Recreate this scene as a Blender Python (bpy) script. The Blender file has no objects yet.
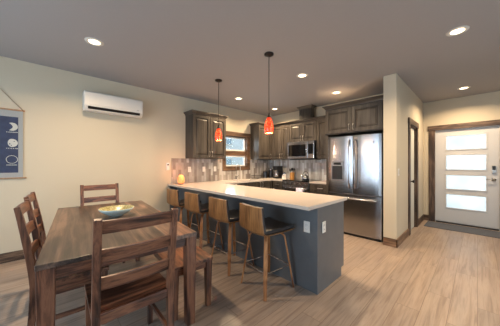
import bpy, bmesh, math, random
from mathutils import Vector, Matrix
random.seed(4)
scene = bpy.context.scene
COL = scene.collection
PI = math.pi
R = math.radians

# ---------------------------------------------------------------- camera, world, lights, exposure
cam_data = bpy.data.cameras.new('camera')
cam = bpy.data.objects.new('camera', cam_data); COL.objects.link(cam)
cam.location = (0, 0, 1.33)
cam.rotation_euler = (R(90), 0, R(46.5))
cam_data.sensor_width = 36; cam_data.lens = 15.552; cam_data.shift_y = 0.001
cam_data.clip_start = 0.02
scene.camera = cam

scene.view_settings.view_transform = 'Standard'
scene.view_settings.look = 'None'
scene.view_settings.gamma = 1
scene.view_settings.use_curve_mapping = False
scene.view_settings.exposure = 0.5

world = bpy.data.worlds.new('world'); scene.world = world
world.use_nodes = True
wn = world.node_tree.nodes; wl = world.node_tree.links
bg = wn['Background']
sky = wn.new('ShaderNodeTexSky'); sky.sky_type = 'HOSEK_WILKIE'
sky.sun_direction = (0.5, -0.6, 0.62); sky.turbidity = 4
mixw = wn.new('ShaderNodeMix'); mixw.data_type = 'RGBA'
mixw.inputs[0].default_value = 0.75
mixw.inputs[7].default_value = (0.80, 0.90, 1.0, 1)
wl.new(sky.outputs[0], mixw.inputs[6]); wl.new(mixw.outputs[2], bg.inputs[0])
bg.inputs[1].default_value = 1.7

def area(name, loc, rot, sx, sy, energy, color):
    d = bpy.data.lights.new(name, 'AREA'); d.shape = 'RECTANGLE'; d.size = sx; d.size_y = sy
    d.energy = energy; d.color = color
    o = bpy.data.objects.new(name, d); COL.objects.link(o); o.location = loc; o.rotation_euler = rot
    return o
# daylight just outside the glazed openings behind the camera and to its right
area('daylight_rear', (-1.9, -2.75, 1.25), (R(90), 0, 0), 3.6, 2.1, 105, (0.74, 0.86, 1.0))
area('daylight_right', (3.3, 1.6, 1.3), (R(90), 0, R(90)), 3.2, 2.1, 70, (0.78, 0.89, 1.0))
area('daylight_entry', (-0.18, 6.95, 1.2), (R(90), 0, R(180)), 1.1, 2.0, 24, (0.86, 0.94, 1.0))
area('daylight_kitchen', (-4.95, 3.66, 1.7), (R(90), 0, R(-90)), 0.8, 0.8, 24, (0.85, 0.93, 1.0))

# ---------------------------------------------------------------- materials
def srgb(r, g, b):
    f = lambda c: (c/255/12.92 if c/255 <= 0.04045 else ((c/255+0.055)/1.055)**2.4)
    return (f(r), f(g), f(b), 1)

def base_mat(name):
    m = bpy.data.materials.new(name); m.use_nodes = True
    nt = m.node_tree
    return m, nt, nt.nodes['Principled BSDF']

def coords(nt, scale=(1, 1, 1), rot=(0, 0, 0)):
    tc = nt.nodes.new('ShaderNodeTexCoord'); mp = nt.nodes.new('ShaderNodeMapping')
    mp.inputs['Scale'].default_value = scale; mp.inputs['Rotation'].default_value = rot
    nt.links.new(tc.outputs['Object'], mp.inputs[0])
    return mp.outputs[0]

def noise(nt, vec, scale, detail=4, rough=0.55, dist=0):
    n = nt.nodes.new('ShaderNodeTexNoise'); n.inputs['Scale'].default_value = scale
    n.inputs['Detail'].default_value = detail; n.inputs['Roughness'].default_value = rough
    n.inputs['Distortion'].default_value = dist
    nt.links.new(vec, n.inputs['Vector']); return n.outputs[0]

def ramp(nt, fac, stops):
    r = nt.nodes.new('ShaderNodeValToRGB')
    while len(r.color_ramp.elements) < len(stops): r.color_ramp.elements.new(0.5)
    for e, (p, c) in zip(r.color_ramp.elements, stops): e.position = p; e.color = c
    nt.links.new(fac, r.inputs[0]); return r.outputs[0]

def mixc(nt, fac, a, b, mode='MIX'):
    m = nt.nodes.new('ShaderNodeMix'); m.data_type = 'RGBA'; m.blend_type = mode
    for s, v in ((0, fac), (6, a), (7, b)):
        if hasattr(v, 'is_linked') or hasattr(v, 'links'): nt.links.new(v, m.inputs[s])
        else: m.inputs[s].default_value = v
    return m.outputs[2]

def bump(nt, bs, h, strength=0.2, dist=0.01):
    b = nt.nodes.new('ShaderNodeBump'); b.inputs['Strength'].default_value = strength
    b.inputs['Distance'].default_value = dist
    nt.links.new(h, b.inputs['Height']); nt.links.new(b.outputs[0], bs.inputs['Normal'])

def plain(name, c, rough=0.5, metal=0.0, var=0.06, nscale=30, bumps=0.0, spec=0.5):
    m, nt, bs = base_mat(name)
    v = coords(nt); n = noise(nt, v, nscale)
    lo = tuple(x*(1-var) for x in c[:3])+(1,); hi = tuple(min(1, x*(1+var)) for x in c[:3])+(1,)
    nt.links.new(ramp(nt, n, [(0.3, lo), (0.7, hi)]), bs.inputs['Base Color'])
    bs.inputs['Roughness'].default_value = rough; bs.inputs['Metallic'].default_value = metal
    bs.inputs['Specular IOR Level'].default_value = spec
    if bumps: bump(nt, bs, n, bumps, 0.004)
    return m

def wood(name, stops, axis=0, fine=22, stretch=0.06, rough=0.4, bumps=0.12, patch=None, spec=0.5):
    """grain runs along the given axis"""
    m, nt, bs = base_mat(name)
    sc = [1, 1, 1]; sc[axis] = stretch
    v = coords(nt, tuple(sc))
    n1 = noise(nt, v, fine, 8, 0.65, 0.6)
    sc2 = [1, 1, 1]; sc2[axis] = 0.25
    v2 = coords(nt, tuple(sc2)); n2 = noise(nt, v2, 5.5, 3, 0.5, 1.2)
    mx = nt.nodes.new('ShaderNodeMath'); mx.operation = 'MULTIPLY_ADD'; mx.inputs[1].default_value = 0.55
    nt.links.new(n1, mx.inputs[0])
    m2 = nt.nodes.new('ShaderNodeMath'); m2.operation = 'MULTIPLY'; m2.inputs[1].default_value = 0.45
    nt.links.new(n2, m2.inputs[0]); nt.links.new(m2.outputs[0], mx.inputs[2])
    c = ramp(nt, mx.outputs[0], [(0.5+(p-0.5)*0.5, q) for p, q in stops])
    if patch:
        w, cols, ax = patch     # board-to-board variation across one axis
        tc = nt.nodes.new('ShaderNodeTexCoord'); sp = nt.nodes.new('ShaderNodeSeparateXYZ')
        nt.links.new(tc.outputs['Object'], sp.inputs[0])
        q = nt.nodes.new('ShaderNodeMath'); q.operation = 'MULTIPLY'; q.inputs[1].default_value = 1/w
        nt.links.new(sp.outputs[ax], q.inputs[0])
        fl = nt.nodes.new('ShaderNodeMath'); fl.operation = 'FLOOR'; nt.links.new(q.outputs[0], fl.inputs[0])
        wnz = nt.nodes.new('ShaderNodeTexWhiteNoise'); wnz.noise_dimensions = '1D'
        nt.links.new(fl.outputs[0], wnz.inputs['W'])
        cc = ramp(nt, wnz.outputs[0], [(0, cols[0]), (1, cols[1])])
        c = mixc(nt, 1.0, c, cc, 'MULTIPLY')
    nt.links.new(c, bs.inputs['Base Color'])
    bs.inputs['Roughness'].default_value = rough
    bs.inputs['Specular IOR Level'].default_value = spec
    bump(nt, bs, n1, bumps, 0.003)
    return m

M = {}
M['wall'] = plain('wall_paint', srgb(188, 177, 157), 0.75, var=0.02, nscale=220, bumps=0.15)
M['ceiling'] = plain('ceiling_paint', srgb(154, 151, 151), 0.9, var=0.03, nscale=160, bumps=0.35)
M['trim'] = wood('rustic_trim', [(0.30, srgb(30, 21, 17)), (0.5, srgb(68, 51, 41)), (0.66, srgb(104, 84, 70)), (0.8, srgb(58, 42, 33))], 2, 26, 0.07, 0.5)
M['trim_x'] = wood('rustic_trim_horizontal', [(0.30, srgb(30, 21, 17)), (0.5, srgb(68, 51, 41)), (0.66, srgb(104, 84, 70)), (0.8, srgb(58, 42, 33))], 0, 26, 0.07, 0.5)
M['trim_y'] = wood('rustic_trim_lengthwise', [(0.30, srgb(30, 21, 17)), (0.5, srgb(68, 51, 41)), (0.66, srgb(112, 90, 72)), (0.8, srgb(58, 42, 33))], 1, 26, 0.07, 0.5)
M['window_wood'] = wood('window_wood', [(0.3, srgb(56, 39, 29)), (0.5, srgb(88, 65, 48)), (0.75, srgb(112, 85, 64))], 1, 24, 0.07, 0.45)
cabs = [(0.28, srgb(46, 41, 37)), (0.5, srgb(64, 58, 52)), (0.72, srgb(78, 71, 65))]
M['cabinet'] = wood('cabinet_stain', cabs, 2, 30, 0.05, 0.42, spec=0.3)
M['cabinet_edge'] = wood('cabinet_crown_stain', [(0.28, srgb(44, 38, 34)), (0.5, srgb(64, 57, 51)), (0.72, srgb(84, 76, 69))], 0, 30, 0.05, 0.38)
dk = [(0.30, srgb(40, 25, 21)), (0.44, srgb(86, 54, 41)), (0.56, srgb(128, 86, 64)), (0.74, srgb(58, 35, 28))]
M['sheesham_x'] = wood('sheesham_x', dk, 0, 26, 0.07, 0.33)
M['sheesham_y'] = wood('sheesham_y', dk, 1, 26, 0.07, 0.33)
M['sheesham_z'] = wood('sheesham_z', dk, 2, 26, 0.07, 0.33)
M['table_top'] = wood('table_top_boards', [(0.30, srgb(50, 39, 35)), (0.5, srgb(88, 71, 62)), (0.72, srgb(126, 102, 88))], 0, 30, 0.05, 0.36,
                      patch=(0.125, ((0.60, 0.60, 0.62, 1), (1.35, 1.28, 1.22, 1)), 1))
M['ply'] = wood('walnut_ply', [(0.3, srgb(88, 57, 31)), (0.5, srgb(126, 86, 50)), (0.72, srgb(150, 108, 66))], 2, 62, 0.06, 0.4)
M['bent'] = wood('bentwood_veneer', [(0.3, srgb(104, 62, 36)), (0.5, srgb(150, 98, 58)), (0.72, srgb(182, 128, 82))], 2, 30, 0.05, 0.4)
M['island'] = plain('island_paint', srgb(90, 93, 97), 0.30, var=0.07, nscale=9, bumps=0.05)
M['counter'] = plain('quartz_counter', srgb(190, 180, 172), 0.16, var=0.05, nscale=130)
M['steel'] = plain('stainless_steel', srgb(166, 166, 170), 0.22, 1.0, 0.03, 60)
M['steel_dark'] = plain('dark_steel', srgb(70, 72, 76), 0.3, 0.9, 0.04, 60)
M['nickel'] = plain('satin_nickel', srgb(196, 192, 186), 0.3, 1.0, 0.03, 60)
M['chrome'] = plain('chrome', srgb(225, 225, 228), 0.1, 1.0, 0.02, 60)
M['black'] = plain('black_plastic', srgb(22, 22, 24), 0.35, 0, 0.1, 40)
M['blackglass'] = plain('black_glass', srgb(12, 13, 16), 0.06, 0, 0.05, 40)
M['leather'] = plain('black_leather', srgb(34, 32, 33), 0.42, 0, 0.12, 60, 0.25)
M['bronze'] = plain('oil_rubbed_bronze', srgb(42, 34, 30), 0.4, 0.6, 0.08, 60)
M['white'] = plain('white_plastic', srgb(206, 202, 196), 0.35, 0, 0.02, 40)
M['doorpaint'] = plain('white_door_paint', srgb(186, 186, 188), 0.4, 0, 0.02, 60)
M['closet'] = plain('closet_door_paint', srgb(200, 200, 190), 0.45, 0, 0.02, 60)
M['sensor'] = plain('sensor_white', srgb(214, 214, 212), 0.4, 0, 0.02, 60)
M['navy'] = plain('navy_paper', srgb(40, 50, 78), 0.7, 0, 0.2, 14)
M['canvas'] = plain('canvas_border', srgb(146, 148, 148), 0.8, 0, 0.05, 90)
M['moon'] = plain('moon_print', srgb(180, 180, 174), 0.8, 0, 0.08, 60)
M['rod'] = plain('poster_rod', srgb(150, 116, 86), 0.6, 0, 0.1, 40)
M['cord'] = plain('twine', srgb(120, 100, 84), 0.8, 0, 0.1, 90)
M['mat'] = plain('grey_mat', srgb(76, 80, 90), 0.98, 0, 0.15, 300, 0.4)
M['crock'] = plain('bamboo_crock', srgb(186, 132, 66), 0.5, 0, 0.12, 40)
M['towel'] = plain('lavender_towel', srgb(206, 200, 222), 0.9, 0, 0.08, 200, 0.3)
M['ceramic'] = plain('white_ceramic', srgb(216, 214, 210), 0.25, 0, 0.03, 40)
M['housewall'] = plain('neighbour_siding', srgb(214, 218, 222), 0.7, 0, 0.08, 3)
M['houseroof'] = plain('neighbour_roof', srgb(120, 110, 104), 0.8, 0, 0.1, 6)
M['grass'] = plain('lawn', srgb(128, 138, 96), 0.95, 0, 0.2, 3)
M['skyglass'] = plain('neighbour_window_glass', srgb(150, 172, 188), 0.15, 0, 0.1, 5)
M['carcass'] = plain('carcass_dark', srgb(48, 43, 40), 0.5, 0, 0.1, 30)

def floor_mat():
    m, nt, bs = base_mat('vinyl_plank')
    v = coords(nt, (1, 1, 1), (0, 0, R(90)))
    br = nt.nodes.new('ShaderNodeTexBrick')
    br.inputs['Scale'].default_value = 1; br.inputs['Brick Width'].default_value = 1.22
    br.inputs['Row Height'].default_value = 0.18; br.inputs['Mortar Size'].default_value = 0.0022
    br.inputs['Mortar Smooth'].default_value = 0.2; br.inputs['Bias'].default_value = 0
    br.offset = 0.37; br.offset_frequency = 2
    br.inputs['Color1'].default_value = (0, 0, 0, 1); br.inputs['Color2'].default_value = (1, 1, 1, 1)
    br.inputs['Mortar'].default_value = (0.5, 0.5, 0.5, 1)
    nt.links.new(v, br.inputs['Vector'])
    vg = coords(nt, (1, 0.045, 1))
    addv = nt.nodes.new('ShaderNodeVectorMath'); addv.operation = 'ADD'
    sc = nt.nodes.new('ShaderNodeVectorMath'); sc.operation = 'SCALE'; sc.inputs['Scale'].default_value = 7.3
    nt.links.new(br.outputs['Color'], sc.inputs[0]); nt.links.new(vg, addv.inputs[0]); nt.links.new(sc.outputs[0], addv.inputs[1])
    n1 = noise(nt, addv.outputs[0], 26, 8, 0.62, 0.5)
    vb = coords(nt, (1, 0.3, 1)); n2 = noise(nt, vb, 4.2, 3, 0.5, 0.8)
    grain = ramp(nt, n1, [(0.36, srgb(129, 113, 102)), (0.46, srgb(146, 130, 118)), (0.56, srgb(156, 141, 129)), (0.68, srgb(137, 121, 110))])
    tone = ramp(nt, br.outputs['Color'], [(0, (0.88, 0.88, 0.89, 1)), (0.5, (0.97, 0.965, 0.96, 1)), (1, (1.06, 1.04, 1.01, 1))])
    c = mixc(nt, 1.0, grain, tone, 'MULTIPLY')
    blot = ramp(nt, n2, [(0.3, (0.86, 0.87, 0.90, 1)), (0.7, (1.06, 1.03, 1.0, 1))])
    c = mixc(nt, 1.0, c, blot, 'MULTIPLY')
    c = mixc(nt, br.outputs['Fac'], c, srgb(112, 94, 80))
    nt.links.new(c, bs.inputs['Base Color'])
    bs.inputs['Roughness'].default_value = 0.36; bs.inputs['Specular IOR Level'].default_value = 0.4
    bump(nt, bs, n1, 0.1, 0.002)
    return m
M['floor'] = floor_mat()

def tile_mat(name, rowaxis, cols):
    """vertical stacked-stagger strips of grey and taupe marbled tile; rowaxis = horizontal world axis"""
    m, nt, bs = base_mat(name)
    tc = nt.nodes.new('ShaderNodeTexCoord'); sp = nt.nodes.new('ShaderNodeSeparateXYZ')
    nt.links.new(tc.outputs['Object'], sp.inputs[0])
    cb = nt.nodes.new('ShaderNodeCombineXYZ')
    nt.links.new(sp.outputs[2], cb.inputs[0]); nt.links.new(sp.outputs[rowaxis], cb.inputs[1])
    br = nt.nodes.new('ShaderNodeTexBrick')
    br.inputs['Scale'].default_value = 1; br.inputs['Brick Width'].default_value = 0.30
    br.inputs['Row Height'].default_value = 0.062; br.inputs['Mortar Size'].default_value = 0.0015
    br.inputs['Color1'].default_value = (0, 0, 0, 1); br.inputs['Color2'].default_value = (1, 1, 1, 1)
    br.inputs['Mortar'].default_value = (0.5, 0.5, 0.5, 1); br.offset = 0.5
    nt.links.new(cb.outputs[0], br.inputs['Vector'])
    v = coords(nt, (1, 1, 0.25)); n = noise(nt, v, 14, 5, 0.6, 1.0)
    base = ramp(nt, br.outputs['Color'], [(p, q) for p, q in zip((0, 0.35, 0.7, 1), cols)])
    mul = ramp(nt, n, [(0.3, (0.78, 0.76, 0.74, 1)), (0.7, (1.08, 1.08, 1.08, 1))])
    c = mixc(nt, 1.0, base, mul, 'MULTIPLY')
    c = mixc(nt, br.outputs['Fac'], c, srgb(150, 144, 138))
    nt.links.new(c, bs.inputs['Base Color']); bs.inputs['Roughness'].default_value = 0.25
    return m
TC = [srgb(128, 118, 112), srgb(150, 142, 137), srgb(166, 160, 156), srgb(188, 185, 182)]
M['tile_y'] = tile_mat('tile_left', 1, TC); M['tile_x'] = tile_mat('tile_back_daylit', 0, [srgb(152, 148, 146), srgb(180, 178, 178), srgb(198, 200, 202), srgb(216, 220, 224)])  # same tile on the back wall, bluish daylight painted into its paler colours

def emit_mat(name, c, s, base=None):
    m, nt, bs = base_mat(name)
    bs.inputs['Base Color'].default_value = base or c
    bs.inputs['Emission Color'].default_value = c; bs.inputs['Emission Strength'].default_value = s
    return m
M['lamp_lens'] = emit_mat('downlight_lens', (1.0, 0.78, 0.50, 1), 5)

def art_glass():
    m, nt, bs = base_mat('red_art_glass')
    v = coords(nt, (1, 1, 1.6)); n = noise(nt, v, 22, 6, 0.6, 2.0)
    c = ramp(nt, n, [(0.38, (0.50, 0.012, 0.006, 1)), (0.48, (0.78, 0.03, 0.012, 1)), (0.56, (0.95, 0.13, 0.03, 1)), (0.66, (1.0, 0.42, 0.14, 1))])
    nt.links.new(c, bs.inputs['Base Color']); nt.links.new(c, bs.inputs['Emission Color'])
    bs.inputs['Emission Strength'].default_value = 0.55
    bs.inputs['Roughness'].default_value = 0.15
    return m
M['artglass'] = art_glass()
M['bulb'] = emit_mat('pendant_glow', (1.0, 0.75, 0.5, 1), 9)

def salt():
    m, nt, bs = base_mat('salt_crystal')
    v = coords(nt); n = noise(nt, v, 28, 4, 0.6, 0.5)
    c = ramp(nt, n, [(0.3, (1.0, 0.20, 0.05, 1)), (0.7, (1.0, 0.42, 0.15, 1))])
    nt.links.new(c, bs.inputs['Base Color']); nt.links.new(c, bs.inputs['Emission Color'])
    bs.inputs['Emission Strength'].default_value = 0.55; bs.inputs['Roughness'].default_value = 0.7
    bump(nt, bs, n, 0.6, 0.01)
    return m
M['salt'] = salt()

def frosted():
    m = bpy.data.materials.new('frosted_glass'); m.use_nodes = True; nt = m.node_tree
    nt.nodes.clear()
    out = nt.nodes.new('ShaderNodeOutputMaterial'); tr = nt.nodes.new('ShaderNodeBsdfTranslucent')
    gl = nt.nodes.new('ShaderNodeBsdfGlossy'); gl.inputs['Roughness'].default_value = 0.25
    v = coords(nt, (1, 1, 1)); n = noise(nt, v, 3.0, 2)
    c = ramp(nt, n, [(0.3, (0.45, 0.47, 0.465, 1)), (0.7, (0.53, 0.55, 0.55, 1))])
    nt.links.new(c, tr.inputs[0])
    mx = nt.nodes.new('ShaderNodeMixShader'); mx.inputs[0].default_value = 0.05
    nt.links.new(tr.outputs[0], mx.inputs[1]); nt.links.new(gl.outputs[0], mx.inputs[2])
    nt.links.new(mx.outputs[0], out.inputs[0]); return m
M['frosted'] = frosted()

def clear_glass():
    m = bpy.data.materials.new('clear_glass'); m.use_nodes = True; nt = m.node_tree
    nt.nodes.clear()
    out = nt.nodes.new('ShaderNodeOutputMaterial'); tr = nt.nodes.new('ShaderNodeBsdfTransparent')
    tr.inputs[0].default_value = (0.93, 0.97, 0.98, 1)
    gl = nt.nodes.new('ShaderNodeBsdfGlossy'); gl.inputs['Roughness'].default_value = 0.02
    mx = nt.nodes.new('ShaderNodeMixShader'); mx.inputs[0].default_value = 0.07
    nt.links.new(tr.outputs[0], mx.inputs[1]); nt.links.new(gl.outputs[0], mx.inputs[2])
    nt.links.new(mx.outputs[0], out.inputs[0]); return m
M['glass'] = clear_glass()

def bowl_mat():
    m, nt, bs = base_mat('bowl_inside')
    v = coords(nt, (1, 1, 1)); n = noise(nt, v, 55, 3, 0.6, 0.5)
    c = ramp(nt, n, [(0.4, srgb(134, 124, 76)), (0.55, srgb(170, 162, 118)), (0.7, srgb(192, 194, 172))])
    nt.links.new(c, bs.inputs['Base Color']); bs.inputs['Roughness'].default_value = 0.3; return m
M['bowl_in'] = bowl_mat()
M['bowl_out'] = plain('pale_turquoise_glaze', srgb(186, 204, 202), 0.25, 0, 0.08, 20)

# ---------------------------------------------------------------- mesh helpers
def obj(name, bm, mat, parent=None, smooth=False, bevel=0.0, loc=None):
    me = bpy.data.meshes.new(name)
    bmesh.ops.recalc_face_normals(bm, faces=bm.faces[:])
    if smooth:
        for f in bm.faces: f.smooth = True
    bm.to_mesh(me); bm.free()
    o = bpy.data.objects.new(name, me); COL.objects.link(o)
    if isinstance(mat, (list, tuple)):
        for x in mat: me.materials.append(x)
    else: me.materials.append(mat)
    if parent: o.parent = parent
    if loc: o.location = loc
    if bevel:
        b = o.modifiers.new('bevel', 'BEVEL'); b.width = bevel; b.segments = 2; b.limit_method = 'ANGLE'
        b.angle_limit = R(40)
    if smooth and bevel == 0: pass
    return o

def box(bm, x0, x1, y0, y1, z0, z1, mi=0):
    vs = [bm.verts.new((x, y, z)) for x in (x0, x1) for y in (y0, y1) for z in (z0, z1)]
    for q in ((0, 1, 3, 2), (4, 6, 7, 5), (0, 4, 5, 1), (2, 3, 7, 6), (0, 2, 6, 4), (1, 5, 7, 3)):
        f = bm.faces.new([vs[i] for i in q]); f.material_index = mi

def bx(*a):
    bm = bmesh.new(); box(bm, *a); return bm

def prism(bm, pts, z0, z1, axis=2):
    """extrude polygon pts (2D) along an axis between z0 and z1"""
    def P(a, b, c):
        return {2: (a, b, c), 0: (c, a, b), 1: (a, c, b)}[axis]
    lo = [bm.verts.new(P(a, b, z0)) for a, b in pts]; hi = [bm.verts.new(P(a, b, z1)) for a, b in pts]
    n = len(pts)
    bm.faces.new(lo); bm.faces.new(hi[::-1])
    for i in range(n):
        bm.faces.new((lo[i], lo[(i+1) % n], hi[(i+1) % n], hi[i]))

def lathe(bm, prof, cx=0, cy=0, seg=28, mi=0):
    rings = []
    for r, z in prof:
        if r < 1e-5: rings.append([bm.verts.new((cx, cy, z))])
        else: rings.append([bm.verts.new((cx+r*math.cos(2*PI*k/seg), cy+r*math.sin(2*PI*k/seg), z)) for k in range(seg)])
    for a, b in zip(rings, rings[1:]):
        for k in range(seg):
            k2 = (k+1) % seg
            if len(a) == 1 and len(b) > 1: f = bm.faces.new((a[0], b[k], b[k2]))
            elif len(b) == 1 and len(a) > 1: f = bm.faces.new((a[k], a[k2], b[0]))
            elif len(a) > 1: f = bm.faces.new((a[k], a[k2], b[k2], b[k]))
            else: continue
            f.material_index = mi

def tube(bm, pts, r, seg=10, closed=False):
    pts = [Vector(p) for p in pts]; n = len(pts); rings = []
    up0 = Vector((0, 0, 1))
    for i, p in enumerate(pts):
        if closed: t = pts[(i+1) % n]-pts[i-1]
        else: t = pts[min(i+1, n-1)]-pts[max(i-1, 0)]
        t.normalize()
        u = t.cross(up0)
        if u.length < 1e-3: u = t.cross(Vector((1, 0, 0)))
        u.normalize(); w = t.cross(u)
        rings.append([bm.verts.new(p+(u*math.cos(2*PI*k/seg)+w*math.sin(2*PI*k/seg))*r) for k in range(seg)])
    rng = range(n if closed else n-1)
    for i in rng:
        a, b = rings[i], rings[(i+1) % n]
        for k in range(seg): bm.faces.new((a[k], a[(k+1) % seg], b[(k+1) % seg], b[k]))
    if not closed: bm.faces.new(rings[0][::-1]); bm.faces.new(rings[-1])

def sweep_rect(bm, path, widthdir, w, t):
    """sweep a w x t rectangle along path (list of Vector); widthdir is constant, thickness is perpendicular"""
    wd = Vector(widthdir).normalized(); rings = []
    path = [Vector(p) for p in path]; n = len(path)
    for i, p in enumerate(path):
        d = (path[min(i+1, n-1)]-path[max(i-1, 0)]).normalized()
        nn = d.cross(wd).normalized()
        ww = w[i] if isinstance(w, (list, tuple)) else w
        tt = t[i] if isinstance(t, (list, tuple)) else t
        rings.append([bm.verts.new(p+wd*a*ww/2+nn*b*tt/2) for a, b in ((-1, -1), (1, -1), (1, 1), (-1, 1))])
    for a, b in zip(rings, rings[1:]):
        for k in range(4): bm.faces.new((a[k], a[(k+1) % 4], b[(k+1) % 4], b[k]))
    bm.faces.new(rings[0][::-1]); bm.faces.new(rings[-1])

def taper(bm, x, y, z0, z1, a0, a1, dx=0, dy=0):
    """square post, half width a0 at z0, a1 at z1; foot shifted by dx,dy"""
    lo = [bm.verts.new((x+dx+i*a0, y+dy+j*a0, z0)) for i, j in ((-1, -1), (1, -1), (1, 1), (-1, 1))]
    hi = [bm.verts.new((x+i*a1, y+j*a1, z1)) for i, j in ((-1, -1), (1, -1), (1, 1), (-1, 1))]
    bm.faces.new(lo[::-1]); bm.faces.new(hi)
    for k in range(4): bm.faces.new((lo[k], lo[(k+1) % 4], hi[(k+1) % 4], hi[k]))

def thing(name, label, cat, loc=(0, 0, 0), rz=0, group=None):
    o = bpy.data.objects.new(name, None); COL.objects.link(o)
    o.location = loc; o.rotation_euler = (0, 0, rz); o.empty_display_size = 0.1
    return tag(o, label, cat, group)

def tag(o, label, cat, group=None):
    o['label'] = label; o['category'] = cat
    if group: o['group'] = group
    return o

def struct(name, bm, mat, bevel=0, label=None):
    o = obj(name, bm, mat, bevel=bevel); o['kind'] = 'structure'
    if label: o['label'] = label
    return o

def dup(root, loc, rz, label):
    r = root.copy(); COL.objects.link(r); r.location = loc; r.rotation_euler = (0, 0, rz); r['label'] = label
    for ch in list(root.children):
        c = ch.copy(); COL.objects.link(c); c.parent = r
        for g in ch.children:
            d = g.copy(); COL.objects.link(d); d.parent = c
    return r

# ---------------------------------------------------------------- room shell
CE = 2.76; WX = -4.365; BY = 5.0; EY = 6.5; RX = 3.0; RY = -2.4
struct('floor', bx(WX-.15, RX+.15, RY-.15, EY+.15, -.12, 0), M['floor'])
struct('ceiling', bx(WX-.15, RX+.15, RY-.15, EY+.15, CE, CE+.12), M['ceiling'])
def wall_x(name, x0, x1, y0, y1, holes=()):      # wall lying along Y
    bm = bmesh.new(); cur = y0
    for (a, b, c, d) in sorted(holes):
        box(bm, x0, x1, cur, a, 0, CE)
        if c > 0.001: box(bm, x0, x1, a, b, 0, c)
        box(bm, x0, x1, a, b, d, CE); cur = b
    box(bm, x0, x1, cur, y1, 0, CE); return struct(name, bm, M['wall'])
def wall_y(name, y0, y1, x0, x1, holes=()):
    bm = bmesh.new(); cur = x0
    for (a, b, c, d) in sorted(holes):
        box(bm, cur, a, y0, y1, 0, CE)
        if c > 0.001: box(bm, a, b, y0, y1, 0, c)
        box(bm, a, b, y0, y1, d, CE); cur = b
    box(bm, cur, x1, y0, y1, 0, CE); return struct(name, bm, M['wall'])
WY0, WY1, WZ0, WZ1 = 3.29, 4.03, 1.24, 2.04
wall_x('wall_left', WX-.15, WX, RY-.15, EY, [(WY0, WY1, WZ0, WZ1)])
wall_y('wall_back', BY, BY+.1, WX, -1.065)
CY0, CY1, CZ = 4.99, 5.63, 2.07
wall_x('wall_partition', -1.065, -.885, 4.03, EY, [(CY0, CY1, 0, CZ)])
DX0, DX1, DZ = -.672, .302, 2.085
wall_y('wall_entry', EY, EY+.15, -1.065, RX, [(DX0, DX1, 0, DZ)])
wall_x('wall_right', RX, RX+.15, RY-.15, EY, [(0.0, 3.2, 0.15, 2.3)])
wall_y('wall_rear', RY-.15, RY, WX, RX, [(-3.7, -0.1, 0.15, 2.3)])

# windows behind the camera and to the right: frame, mullions and glass
def big_window(name, axis, a0, a1, c):
    bm = bmesh.new()
    z0, z1 = .15, 2.3
    def B(p, q, r, s):
        if axis == 'x': box(bm, p, q, c-.06, c, r, s)
        else: box(bm, c, c+.06, p, q, r, s)
    B(a0, a1, z0, z0+.06); B(a0, a1, z1-.06, z1)
    for i in range(4):
        p = a0+(a1-a0-.06)*i/3; B(p, p+.06, z0+.06, z1-.06)
    o = struct(name, bm, M['white'])
    g = bmesh.new()
    if axis == 'x': box(g, a0+.03, a1-.03, c-.034, c-.028, z0+.03, z1-.03)
    else: box(g, c+.028, c+.034, a0+.03, a1-.03, z0+.03, z1-.03)
    obj('pane', g, M['glass'], o)
big_window('window_2', 'x', -3.7, -.1, RY-.02)
big_window('window_3', 'y', 0.0, 3.2, RX+.02)

# baseboards
BH = .13
def base(name, a, mat): struct(name, bx(*a), mat, .002)
M['base_trim_y'] = wood('baseboard_wood_lengthwise', [(0.30, srgb(66, 46, 34)), (0.5, srgb(112, 84, 62)), (0.66, srgb(146, 116, 92)), (0.8, srgb(84, 60, 46))], 1, 26, 0.07, 0.5)
M['base_trim_x'] = wood('baseboard_wood_crosswise', [(0.30, srgb(66, 46, 34)), (0.5, srgb(112, 84, 62)), (0.66, srgb(146, 116, 92)), (0.8, srgb(84, 60, 46))], 0, 26, 0.07, 0.5)
base('baseboard_left', (WX, WX+.016, RY, 2.01, 0, BH), M['trim_y'])
base('baseboard_partition', (-.885, -.869, 4.014, 4.865, 0, BH), M['base_trim_y'])
base('baseboard_partition_end', (-1.065, -.869, 4.014, 4.03, 0, BH), M['base_trim_x'])
base('baseboard_partition_far', (-.885, -.869, 5.755, EY, 0, BH), M['trim_y'])
base('baseboard_entry', (-.869, -.785, EY-.016, EY, 0, BH), M['trim_x'])
base('baseboard_entry_right', (.42, RX, EY-.016, EY, 0, BH), M['trim_x'])
base('baseboard_right', (RX-.016, RX, RY, EY-.016, 0, BH), M['trim_y'])
base('baseboard_rear', (WX+.016, RX-.016, RY, RY+.016, 0, BH), M['trim_x'])

# closet doorway in the partition
bm = bmesh.new()
box(bm, -.885, -.863, CY0-.12, CY0, 0, CZ); box(bm, -.885, -.863, CY1, CY1+.12, 0, CZ)
bm2 = bmesh.new(); box(bm2, -.885, -.859, CY0-.14, CY1+.14, CZ, CZ+.11)
struct('trim_1', bm, M['trim'], .002); struct('trim_2', bm2, M['trim_y'], .002)
bm = bmesh.new()
box(bm, -1.065, -.885, CY0, CY0+.02, 0, CZ-.02); box(bm, -1.065, -.885, CY1-.02, CY1, 0, CZ-.02); box(bm, -1.065, -.885, CY0, CY1, CZ-.02, CZ)
struct('trim_3', bm, M['trim'])
cd = struct('door_2', bx(-.955, -.915, CY0+.024, CY1-.024, .01, CZ-.024), M['closet'], .002)
bm = bmesh.new(); prof = [(0, 0), (.026, .0), (.026, .008), (.012, .012), (.012, .035), (.026, .045), (.03, .06), (.02, .072), (0, .075)]
lathe(bm, prof, seg=20); bmesh.ops.rotate(bm, verts=bm.verts[:], cent=(0, 0, 0), matrix=Matrix.Rotation(R(90), 3, 'Y'))
obj('door_knob', bm, M['bronze'], cd, smooth=True, loc=(-.915, CY0+.22, .98))

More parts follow.
